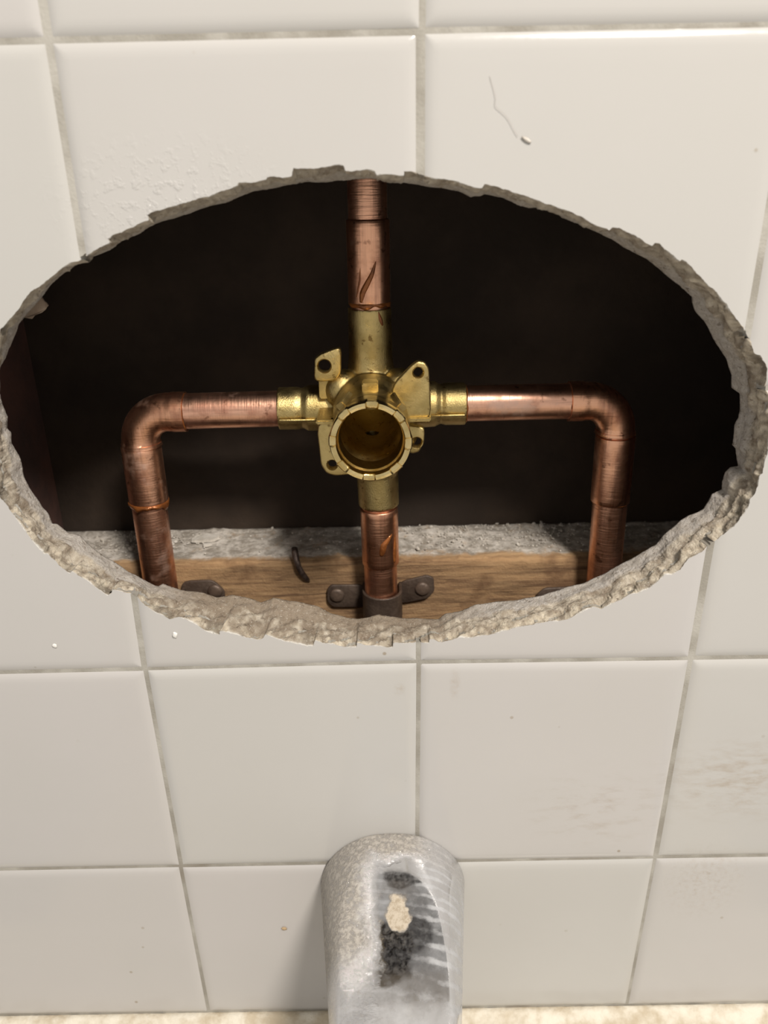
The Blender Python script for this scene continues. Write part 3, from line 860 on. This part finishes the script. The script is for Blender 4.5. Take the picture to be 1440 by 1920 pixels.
def bore_shape(bm):
    lathe(bm, (VX, 0.010, 0.8198), (0, 1, 0), [(0, 0.0127), (0.030, 0.0127), (0.031, 0.0121), (0.062, 0.0119), (0.070, 0.0100), (0.0745, 0.0050)], 56)
    lathe(bm, (VX, 0.0700, 0.8115), (0, 0, -1), [(0, 0.0030), (0.0110, 0.0030)], 28)

body = solid('valve_body', body_shape, BRASS, valve, 0.00045, bore_shape, 5)
body['label'] = 'cast brass cross-shaped body with an open round barrel'

def collar_build(bm):
    seg = 160
    prof_ = [(0.0120, 0.0330), (0.0150, 0.0330), (0.0152, 0.0270), (0.0156, 0.0255), (0.0157, 0.0215), (0.0153, 0.0203), (0.0143, 0.0200), (0.0133, 0.0204), (0.0130, 0.0216), (0.0130, 0.0240), (0.0124, 0.0248), (0.0123, 0.0300)]
    rings = []
    for r_, y_ in prof_:
        ring = []
        for k_ in range(seg):
            th = 2 * PI * k_ / seg
            ph = (th / (2 * PI) * 8 + 0.25) % 1.0
            n_ = 1.0 if ph < 0.38 else 0.0
            yy = y_ + (0.00075 * n_ if y_ < 0.0206 else 0)
            rr = r_ + (0.0003 * n_ if 0.0152 < r_ else 0)
            ring.append(bm.verts.new((VX + rr * math.cos(th), yy, 0.8198 + rr * math.sin(th))))
        rings.append(ring)
    for A, B in zip(rings, rings[1:] + rings[:1]):
        for k_ in range(seg):
            bm.faces.new((A[k_], A[(k_ + 1) % seg], B[(k_ + 1) % seg], B[k_]))
RINGM = plain('machined brass', (0.78, 0.62, 0.31), 0.20, 1.0, (0.60, 0.45, 0.18), 120, 0.0002, 600)
solid('notched_collar', collar_build, RINGM, body, angle=35)['label'] = 'bright machined brass ring with notches'

def ear(pts, y0, y1, hole, hr, lip=True):
    def b(bm):
        plate(bm, pts, y0, y1, hole, hr, 0.0007)
    o = solid('mounting_ear', b, BRASS, body, cut=lambda bc: lathe(bc, (VX, 0.0, 0.8198), (0, 1, 0), [(0, 0.0142), (0.1, 0.0142)], 48))
    return o
ear([(0.0040, 0.8350), (0.0118, 0.8432), (0.0145, 0.8452), (0.0174, 0.8446), (0.0192, 0.8418), (0.0202, 0.8210), (0.0060, 0.8190)], 0.0450, 0.0485, (0.0148, 0.8405), 0.0019)
ear([(-0.0270, 0.8218), (-0.0060, 0.8218), (-0.0060, 0.7980), (-0.0200, 0.7972), (-0.0236, 0.7984), (-0.0257, 0.8022)], 0.0450, 0.0485, (-0.0210, 0.8022), 0.0019)
ear([(-0.0284, 0.8336), (-0.0276, 0.8433), (-0.0252, 0.8452), (-0.0163, 0.8484), (-0.0168, 0.8372), (-0.0196, 0.8338)], 0.0610, 0.0650, (-0.0236, 0.8402), 0.0026)
ear([(0.0050, 0.8150), (0.0186, 0.8130), (0.0184, 0.8060), (0.0160, 0.8018), (0.0130, 0.8010), (0.0040, 0.8060)], 0.0610, 0.0650, (0.0150, 0.8062), 0.0022)

# ribs that carry the ears on the barrel
for lo_, hi_ in (((0.0110, 0.0440, 0.8205), (0.0200, 0.0640, 0.8225)), ((-0.0268, 0.0440, 0.8200), (-0.0195, 0.0640, 0.8218)), ((0.0183, 0.0460, 0.8215), (0.0200, 0.0640, 0.8330)), ((-0.0265, 0.0640, 0.8255), (-0.0180, 0.0740, 0.8362)), ((0.0100, 0.0600, 0.8290), (0.0180, 0.0720, 0.8320))):
    solid('rib', lambda bm: box(bm, lo_, hi_, 0.0005), BRASS, body, angle=30)
def tabs(bm):
    box(bm, (-0.0076, 0.0400, 0.8325), (-0.0012, 0.0480, 0.8376), 0.0005)
solid('clip_tab', tabs, RINGM, body, angle=30)
def lug(bm, a, sgn):
    m = Matrix.Translation((VX, 0, 0.8198)) @ Matrix.Rotation(a, 4, 'Y')
    r = bmesh.ops.create_cube(bm, size=1.0, matrix=m @ Matrix.Translation((0, 0.0385, 0.0152)) @ Matrix.Rotation(sgn * 0.5, 4, 'Z') @ Matrix.Diagonal((0.0042, 0.0085, 0.0030, 1)))
    bmesh.ops.bevel(bm, geom=list({e for v in r['verts'] for e in v.link_edges}), offset=0.0004, segments=2, affect='EDGES')
solid('lug', lambda bm: lug(bm, 0.80, 1), BRASS, body, angle=30)
solid('lug', lambda bm: lug(bm, -0.72, -1), BRASS, body, angle=30)
solid('casting_seam', lambda bm: lathe(bm, (-0.0452, PY - 0.0098, 0.8160), (1, -0.03, 0), [(0, 0.0003), (0.001, 0.0006), (0.024, 0.0006)], 10), BRASS, body)
solid('casting_seam', lambda bm: lathe(bm, (0.0367, PY - 0.0098, 0.8170), (-1, -0.03, 0), [(0, 0.0003), (0.001, 0.0006), (0.020, 0.0006)], 10), BRASS, body)

RP, RF = 0.00795, 0.0089

def pipe(org, axis, L, mat, marks=True):
    n = max(6, int(L / 0.002))
    return solid('copper_pipe', lambda bm: lathe(bm, org, axis, [(L * i / n, RP) for i in range(n + 1)], 56), mat, valve, angle=50)

def coupling(org, axis, L):
    return solid('coupling', lambda bm: lathe(bm, org, axis, [(0, RP + 0.0002), (0.0002, RF - 0.0002), (0.0006, RF)] + [(0.0006 + (L - 0.0012) * i / 12, RF) for i in range(1, 12)] + [(L - 0.0006, RF), (L - 0.0002, RF - 0.0002), (L, RP + 0.0002)], 56, 0.00008), FITTING, valve, angle=50)

def flux(org, axis, r, h, amp, seed, parent, drips=()):
    """An irregular ring of amber flux at a joint, with drips (angle, width, length along axis)."""
    def b(bm):
        a, u, v = frame(axis)
        seg = 72
        rows_ = 9
        rings = []
        for j in range(rows_):
            t = j / (rows_ - 1)
            ring = []
            for k_ in range(seg):
                th = 2 * PI * k_ / seg
                n_ = nz(math.cos(th) * 2 + seed, math.sin(th) * 2, seed, 0.8)
                hh = h * (1 + 0.7 * n_)
                for da, dw, dl in drips:
                    dd = (th - da + PI) % (2 * PI) - PI
                    hh += dl * math.exp(-(dd / dw) ** 2) * (1 if t > 0.5 else 0.1)
                bulge = amp * math.sin(PI * t) ** 0.7 * (0.75 + 0.6 * n_)
                ring.append(bm.verts.new(Vector(org) + a * (t * hh - 0.3 * h) + (u * math.cos(th) + v * math.sin(th)) * (r - 0.0002 + max(0, bulge))))
            rings.append(ring)
        for A, B in zip(rings, rings[1:]):
            for k_ in range(seg):
                bm.faces.new((A[k_], A[(k_ + 1) % seg], B[(k_ + 1) % seg], B[k_]))
    return solid('flux_bead', b, FLUX, parent)

def elbow(cx, cz, ex, ez, sgn):
    """Quarter-bend fitting; cx, cz meeting point of the two centre lines; ends at ex (level arm) and ez (upright arm)."""
    R = 0.0135
    path, rad = [], []
    L1 = abs(ex - cx) - R
    for t in (0.0, 0.0002, 0.0007): path.append((ex - sgn * t if False else ex + sgn * t, PY, cz)); rad.append(RF - 0.0005 if t == 0 else RF)
    n1 = 6
    x0 = ex + sgn * 0.0007
    x1 = cx - sgn * R
    for i in range(1, n1 + 1): path.append((x0 + (x1 - x0) * i / n1, PY, cz)); rad.append(RF if i < n1 - 1 else RF - 0.0003)
    for i in range(1, 14):
        a = PI / 2 * i / 14
        path.append((x1 + sgn * R * math.sin(a), PY, cz - R + R * math.cos(a))); rad.append(RF - 0.0004)
    z1 = cz - R
    for i in range(0, 4): path.append((cx, PY, z1 + (ez + 0.0012 - z1) * i / 3)); rad.append(RF - 0.0003 if i == 0 else RF)
    path.append((cx, PY, ez + 0.0003)); rad.append(RF + 0.00025)
    path.append((cx, PY, ez)); rad.append(RF - 0.0003)
    return solid('elbow', lambda bm: sweep(bm, path, rad, 56), FITTING, valve, angle=50)

# riser above the valve
pipe((-0.0044, PY, 0.8600), (0, 0, 1), 0.235, COPPER)
cp_top = cp = coupling((-0.0044, PY, 0.8632), (0, 0, 1), 0.0337)
flux((-0.0044, PY, 0.8640), (0, 0, -1), 0.0088, 0.0020, 0.0007, 1.3, cp, [(4.4, 0.10, 0.006)])
# drop below the valve
pipe((-0.0022, PY, 0.7740), (0.012, 0, -1), 0.140, COPPER)
cp_low = cp = coupling((-0.0020, PY, 0.7705), (0.012, 0, -1), 0.0292)
flux((-0.0020, PY, 0.7718), (0.012, 0, -1), 0.0084, 0.0008, 0.0004, 2.9, cp)
flux((-0.0017, PY, 0.7428), (0.012, 0, -1), 0.0085, 0.0016, 0.0006, 7.1, cp, [(4.3, 0.3, 0.0016)])
# level run and drop at one side
pipe((-0.0886, PY, 0.8180), (1, 0, 0.012), 0.0452, COPPER_H)
el = elbow(-0.1088, 0.8178, -0.0868, 0.8022, -1)
flux((-0.0870, PY, 0.8178), (1, 0, 0), 0.0084, 0.0006, 0.0005, 4.2, el)
pipe((-0.1094, PY, 0.8040), (0, 0, -1), 0.174, COPPER)
cp = coupling((-0.1092, PY, 0.8026), (0, 0, -1), 0.0290)
flux((-0.1094, PY, 0.7755), (0, 0, -1), 0.0088, 0.0022, 0.0013, 9.4, cp, [(4.9, 0.35, 0.0022), (0.4, 0.25, 0.0010)])
# level run and drop at the other side
pipe((0.0345, PY, 0.8196), (1, 0, 0.006), 0.0515, COPPER_H)
el = elbow(0.1052, 0.8198, 0.0828, 0.8046, 1)
flux((0.0832, PY, 0.8198), (-1, 0, 0), 0.0084, 0.0006, 0.0004, 6.6, el)
pipe((0.1056, PY, 0.8060), (0.022, 0, -1), 0.174, COPPER)
cp = coupling((0.1056, PY, 0.8040), (0.022, 0, -1), 0.0325)
flux((0.1056, PY, 0.8052), (0.022, 0, -1), 0.0087, 0.0008, 0.0005, 12.4, cp)
flux((0.1063, PY, 0.7722), (0.022, 0, -1), 0.0087, 0.0008, 0.0004, 15.0, cp)
flux((0.0371, PY, 0.8195), (1, 0, 0), 0.0084, 0.0006, 0.0005, 18.0, body)

def streak(base, r, pts, w, parent, label=None):
    """A run of flux on a tube around a vertical centre line at base: pts are (angle, height)."""
    path = []
    for k_ in range(17):
        t = k_ / 16 * (len(pts) - 1)
        i = min(int(t), len(pts) - 2)
        a = pts[i][0] * (1 - t + i) + pts[i + 1][0] * (t - i)
        z = pts[i][1] * (1 - t + i) + pts[i + 1][1] * (t - i)
        path.append((base[0] + (r - w * 0.35) * math.cos(a), base[1] + (r - w * 0.35) * math.sin(a), z))
    rad = [w * (0.25 + 0.75 * math.sin(PI * min(1.0, 0.08 + k_ / 16 * 0.85)) ** 0.8) * (0.5 + 0.5 * k_ / 16) for k_ in range(17)]
    return solid('flux_drip', lambda bm: sweep(bm, path, rad, 14), FLUX, parent)

A0 = -PI / 2
streak((-0.0044, PY), RF, [(A0 + 0.42, 0.8830), (A0 + 0.15, 0.8760), (A0 - 0.30, 0.8690), (A0 - 0.40, 0.8650)], 0.0017, cp_top)
streak((-0.0044, PY), RF, [(A0 - 0.38, 0.8800), (A0 - 0.42, 0.8740), (A0 - 0.62, 0.8670)], 0.0006, cp_top)
streak((-0.0044, PY), 0.0093, [(A0 + 0.42, 0.8612), (A0 + 0.50, 0.8585), (A0 + 0.62, 0.8555)], 0.0011, cp_top)
streak((-0.0017, PY), RF, [(A0 + 0.75, 0.7600), (A0 + 0.20, 0.7545), (A0 + 0.05, 0.7490)], 0.0022, cp_low)
streak((-0.0017, PY), RF, [(A0 + 0.95, 0.7590), (A0 + 0.90, 0.7510), (A0 + 0.85, 0.7440)], 0.0016, cp_low)

# ---------------------------------------------------------------- pipe straps nailed to the block
def strap(px, pz0, ears, nails, label):
    root = empty('pipe_strap', (px, 0.083, pz0 - 0.02))
    tag(root, label, 'pipe strap', 'painted straps that hold the copper pipes to the wood')
    def bd(bm):
        r0, r1, h = 0.0083, 0.0098, 0.0150
        seg = 40
        rings = []
        for r_, z_ in ((r0, pz0 - h), (r1, pz0 - h), (r1, pz0 - 0.0003), (r1 - 0.0003, pz0), (r0 + 0.0003, pz0), (r0, pz0 - 0.0003)):
            rings.append([bm.verts.new((px + r_ * math.cos(PI + PI * k_ / seg) , PY + r_ * 1.0 * math.sin(PI + PI * k_ / seg), z_)) for k_ in range(seg + 1)])
        for A, B in zip(rings, rings[1:] + rings[:1]):
            for k_ in range(seg): bm.faces.new((A[k_], A[k_ + 1], B[k_ + 1], B[k_]))
        for s in (0, seg): bm.faces.new([r_[s] for r_ in rings])
        for s in (-1, 1):                                         # the legs of the band run back to the wood
            box(bm, (px + s * 0.00905 - 0.00075, PY, pz0 - h), (px + s * 0.00905 + 0.00075, 0.0837, pz0), 0.0003)
    solid('band', bd, STRAP, root, angle=35)
    for pts in ears:
        solid('ear', lambda bm: plate(bm, pts, 0.0818, 0.0834, None, 0, 0.0004), STRAP, root, angle=35)
    for (x, z) in nails:
        n_ = solid('nail', lambda bm: lathe(bm, (x, 0.0822, z), (0, -1, 0), [(0, 0.0036), (0.0004, 0.0038), (0.0010, 0.0036), (0.0015, 0.0026), (0.0017, 0.0010)], 28, 0.0002, seed=x * 100), NAIL, root)
        n_['label'] = 'domed brown nail head'
    return root

strap(-0.0011, 0.7262, [[(0.0070, 0.7264), (0.0212, 0.7302), (0.0246, 0.7286), (0.0252, 0.7210), (0.0212, 0.7168), (0.0070, 0.7140)], [(-0.0288, 0.7230), (-0.0268, 0.7255), (-0.0090, 0.7253), (-0.0090, 0.7125), (-0.0262, 0.7128), (-0.0290, 0.7160)]],
      [(0.0190, 0.7226), (-0.0239, 0.7197)], 'brown painted strap around the copper pipe under the valve, two nail heads showing')
strap(-0.1094, 0.7256, [[(-0.1020, 0.7290), (-0.0855, 0.7294), (-0.0802, 0.7232), (-0.0806, 0.7168), (-0.0850, 0.7120), (-0.1020, 0.7120)], [(-0.1170, 0.7290), (-0.1300, 0.7290), (-0.1345, 0.7232), (-0.1345, 0.7168), (-0.1300, 0.7120), (-0.1170, 0.7120)]],
      [(-0.0850, 0.7231), (-0.1300, 0.7200)], 'brown painted strap with one nail head at the foot of the left copper pipe')
strap(0.1084, 0.7190, [[(0.1010, 0.7222), (0.0805, 0.7218), (0.0765, 0.7178), (0.0765, 0.7090), (0.0820, 0.7055), (0.1010, 0.7055)], [(0.1160, 0.7222), (0.1300, 0.7218), (0.1340, 0.7178), (0.1340, 0.7090), (0.1290, 0.7055), (0.1160, 0.7055)]],
      [(0.0830, 0.7130), (0.1290, 0.7130)], 'dark strap end just above the broken rim beside the right copper pipe')

# bent nail driven into the block
bm = bmesh.new()
sweep(bm, [(-0.0444, 0.0862, 0.7440), (-0.0440, 0.0842, 0.7430), (-0.0433, 0.0822, 0.7400), (-0.0423, 0.0815, 0.7362), (-0.0408, 0.0818, 0.7325), (-0.0392, 0.0830, 0.7290), (-0.0380, 0.0852, 0.7262)], [0.0016, 0.0017, 0.0016, 0.0015, 0.0015, 0.0014, 0.0013], 18)
tag(from_bm('bent_nail', bm, IRON), 'dark bent nail hammered over the front edge of the pine block', 'nail')

# ---------------------------------------------------------------- plaster debris
def flake(name, cx, cy, z, sx, sy, rot, seed, label):
    bm = bmesh.new()
    n_ = 22
    A, B = [], []
    for k_ in range(n_):
        th = 2 * PI * k_ / n_
        r_ = 1 + 0.30 * nz(math.cos(th) * 2, math.sin(th) * 2, seed, 0.9)
        x, y = sx * r_ * math.cos(th), sy * r_ * math.sin(th)
        X, Y = x * math.cos(rot) - y * math.sin(rot), x * math.sin(rot) + y * math.cos(rot)
        zz = z + 0.0005 * nz(X * 300, Y * 300, seed, 1)
        A.append(bm.verts.new((cx + X, cy + Y, zz)))
        B.append(bm.verts.new((cx + X * 0.93, cy + Y * 0.93, zz + 0.0013)))
    bm.faces.new(A[::-1]); bm.faces.new(B)
    for k_ in range(n_):
        j = (k_ + 1) % n_
        bm.faces.new((A[k_], A[j], B[j], B[k_]))
    return tag(from_bm(name, bm, PLASTER, smooth=False), label, 'plaster flake')

flake('plaster_flake', -0.0945, 0.1110, 0.7384, 0.0078, 0.0046, 0.15, 3.0, 'largest flat white plaster flake, on the dusty block beside the left pipe')
flake('plaster_flake', -0.0915, 0.1030, 0.7383, 0.0024, 0.0011, 0.1, 5.0, 'small white plaster sliver in front of the largest flake')

rng = random.Random(21)
bm = bmesh.new()
for i in range(900):
    if i < 420: x, y = rng.gauss(0.062, 0.030), rng.triangular(0.088, 0.1250, 0.1230)
    elif i < 620: x, y = rng.uniform(-0.16, 0.18), rng.triangular(0.088, 0.1250, 0.1230)
    else: x, y = rng.gauss(-0.128, 0.012), rng.triangular(0.090, 0.1250, 0.110)
    if not (-0.168 < x < 0.185): continue
    s = rng.uniform(0.00025, 0.0007) * (2.0 if rng.random() < 0.12 else 1)
    r_ = bmesh.ops.create_icosphere(bm, subdivisions=1, radius=s, matrix=Matrix.Translation((x, y, 0.7382 + s * 0.55)) @ Matrix.Rotation(rng.random() * 6, 4, (rng.random(), rng.random(), 1)) @ Matrix.Diagonal((1, rng.uniform(0.5, 1.2), rng.uniform(0.4, 0.9), 1)))
    for v in r_['verts']: v.co += Vector((rng.uniform(-1, 1), rng.uniform(-1, 1), rng.uniform(-1, 1))) * s * 0.25
tag(from_bm('plaster_crumbs', bm, PLASTER, smooth=False), 'loose grey plaster crumbs scattered along the top of the pine block', 'rubble', kind='stuff')

# things stuck to the tiles
bm = bmesh.new()
hp = [(0.0333, -0.0001, 0.9384), (0.0345, -0.0003, 0.9353), (0.0354, -0.0003, 0.9325), (0.0350, -0.0003, 0.9304), (0.0377, -0.0003, 0.9287), (0.0393, -0.0003, 0.9272), (0.0411, -0.0003, 0.9242), (0.0424, -0.0003, 0.9224)]
fine = []
for i in range(len(hp) - 1):
    for k_ in range(5): fine.append(Vector(hp[i]).lerp(Vector(hp[i + 1]), k_ / 5))
fine.append(Vector(hp[-1]))
for i in range(2, len(fine) - 2): fine[i] = (fine[i - 2] + fine[i - 1] + fine[i] + fine[i + 1] + fine[i + 2]) / 5
sweep(bm, fine, [0.00005] * len(fine), 8)
tag(from_bm('hair_strand', bm, HAIR), 'thin grey hair stuck on the white tile above the hole', 'hair')

def crumb(name, x, z, s, mat, label, cat, sq=(1, 1, 1), seed=0, rot=0.0, group=None):
    bm = bmesh.new()
    bmesh.ops.create_icosphere(bm, subdivisions=2, radius=s)
    for v in bm.verts:
        f_ = 1 + 0.45 * nz(v.co.x / s, v.co.y / s, v.co.z / s + seed, 0.9)
        v.co = Vector((v.co.x * sq[0], v.co.y * sq[1], v.co.z * sq[2])) * f_
        v.co.rotate(Matrix.Rotation(rot, 3, 'Y'))
        v.co += Vector((x, 0.0 - s * sq[1] * 0.5, z))
    return tag(from_bm(name, bm, mat), label, cat, group)

GREYC = plain('grey debris', (0.40, 0.36, 0.31), 0.7, 0, (0.60, 0.56, 0.50), 600)
crumb('debris_chip', 0.0452, 0.9213, 0.00085, GREYC, 'grey chip of debris at the end of the hair on the tile', 'chip', (1.9, 0.5, 0.7), 13, 0.5)
WHITE = plain('white drip', (0.78, 0.76, 0.72), 0.15)
crumb('white_drip', -0.0820, 0.7491, 0.0012, WHITE, 'raised white drip on the tile under the left of the rim', 'drip', (0.8, 0.4, 1.2), 1)
crumb('white_drip', -0.1296, 0.7452, 0.0010, WHITE, 'raised white drip on the tile farthest toward the left edge', 'drip', (1, 0.4, 1), 5)
TAN = plain('tan crumb', (0.42, 0.30, 0.17), 0.8)
crumb('tan_crumb', -0.0500, 0.5867, 0.0010, TAN, 'tan crumb stuck to the tile left of the spout', 'crumb', (1.3, 0.6, 0.8), 2, 0.3)

# ---------------------------------------------------------------- tub spout
spout = empty('tub_spout', (0.0015, 0.0, 0.56))
tag(spout, 'dusty chrome tub spout on the tile wall below the broken hole', 'spout')
def spout_build():
    S = [0.0, 0.0006, 0.0015] + [0.003 + 0.1 * (i / 40) for i in range(41)] + [0.103 + 0.033 * math.sin(PI / 2 * i / 16) for i in range(1, 17)]
    seg = 128
    def fall(s):                                                  # how far the flattened crest has sunk at s
        d, t, h = 0.0, 0.009, 0.0005
        while t < s:
            d += (0.305 if t < 0.022 else max(0.18, 0.305 - (t - 0.022) / 0.023 * 0.125)) * min(h, s - t)
            t += h
        return d
    verts, faces = [], []
    cz0 = 0.6128
    for s in S:
        w = 0.0330 - 0.118 * s - (0.0006 if s == 0 else 0)
        hu = 0.0330 - 0.012 * s - (0.0006 if s == 0 else 0)
        hd = 0.0330 - 0.03 * s
        cz = cz0
        if s > 0.103:
            q = math.sqrt(max(0.0, 1 - ((s - 0.103) / 0.0332) ** 2))
            hu = 0.0318 * q - (1 - q) * 0.012
            w = w * (0.55 + 0.45 * q)
        if s > 0.075: hd += 0.010 * min(1, (s - 0.075) / 0.02)
        facet = cz + 0.0330 - fall(s)
        for k_ in range(seg):
            th = 2 * PI * k_ / seg
            c_, s_ = math.cos(th), math.sin(th)
            e = 2.02 + 0.33 * min(1.0, s / 0.03)
            rr = (abs(c_) ** e + abs(s_) ** e) ** (-1 / e)
            x = w * rr * c_
            z = cz + (hu if s_ > 0 else hd) * rr * s_
            if s < 0.103 and s_ > 0:                              # flattened crest with a soft crease
                kx = 0.0011
                h_ = facet
                z = -kx * math.log(math.exp(-(z - cz) / kx) + math.exp(-(h_ - cz) / kx)) + cz
            elif s_ > 0:
                z = min(z, cz + 0.0330 - fall(0.103))
            verts.append((x, -s, z))
    n_ = len(S)
    for i in range(n_ - 1):
        for k_ in range(seg):
            j = (k_ + 1) % seg
            faces.append((i * seg + k_, (i + 1) * seg + k_, (i + 1) * seg + j, i * seg + j))
    faces.append(tuple(range(seg))[::-1])
    faces.append(tuple((n_ - 1) * seg + k_ for k_ in range(seg)))
    o = mesh('spout_shell', [(x + 0.0015, y, z) for x, y, z in verts], faces, SPOUT, None)
    me = o.data
    for v in me.vertices: v.co.x -= 0.0015
    o.location = (0.0015, 0, 0)
    o.parent = spout
    o.matrix_parent_inverse = spout.matrix_basis.inverted()
    me.set_sharp_from_angle(angle=math.radians(50))
    return o
spout_build()
solid('outlet', lambda bm: lathe(bm, (0.0015, -0.110, 0.5740), (0, 0, -1), [(0, 0.0125), (0.012, 0.0130), (0.0135, 0.0125), (0.0135, 0.0105), (0.004, 0.0100)], 48, capb=True), CHROME, spout, angle=40)

# ---------------------------------------------------------------- the tub's ledge below the tiles
tub = empty('bathtub', (0, -0.35, 0.0))
tag(tub, 'off-white bathtub with a dirty ledge under the lowest tile row', 'bathtub')
def tub_section():
    P = [(0.004, 0.43), (0.004, 0.5215), (-0.001, 0.5215), (-0.012, 0.5205), (-0.045, 0.5190), (-0.060, 0.5170), (-0.068, 0.5110), (-0.074, 0.500), (-0.095, 0.300), (-0.115, 0.170), (-0.160, 0.140), (-0.62, 0.135), (-0.66, 0.170), (-0.69, 0.50), (-0.700, 0.5170), (-0.715, 0.5210), (-0.760, 0.5205), (-0.775, 0.512), (-0.780, 0.49), (-0.790, 0.0)]
    return P
P = tub_section()
dense = []
for a, b in zip(P, P[1:]):
    for k_ in range(4): dense.append((a[0] + (b[0] - a[0]) * k_ / 4, a[1] + (b[1] - a[1]) * k_ / 4))
dense.append(P[-1])
for _ in range(2): dense = [dense[0]] + [((a[0] + 2 * b[0] + c[0]) / 4, (a[1] + 2 * b[1] + c[1]) / 4) for a, b, c in zip(dense, dense[1:], dense[2:])] + [dense[-1]]
xs = [XA, XB]
verts = [(x, min(y, -0.0012) if z > 0.505 and y > -0.01 else y, z) for x in xs for (y, z) in dense]
m_ = len(dense)
faces = [(j, j + 1, m_ + j + 1, m_ + j) for j in range(m_ - 1)]
mesh('basin', verts, faces, TUB, tub)
verts, faces = [], []
cp_ = [(0.0010, 0.5262), (-0.0008, 0.5268), (-0.0022, 0.5258), (-0.0046, 0.5232), (-0.0080, 0.5218), (-0.0120, 0.5212), (-0.0122, 0.5203)]
nx = 300
for i in range(nx):
    x = XA + 0.004 + (XB - XA - 0.008) * i / (nx - 1)
    for (y, z) in cp_:
        n_ = noise.noise(Vector((x * 120, y * 200, z * 200))) * 0.0007 + noise.noise(Vector((x * 420, y * 300, 3))) * 0.0003
        verts.append((x, y - n_ * 0.8, z + n_))
m_ = len(cp_)
for i in range(nx - 1):
    for j in range(m_ - 1):
        faces.append((i * m_ + j, (i + 1) * m_ + j, (i + 1) * m_ + j + 1, i * m_ + j + 1))
mesh('caulk_line', verts, faces, CAULK, tub)['label'] = 'stained cream caulk along the wall'
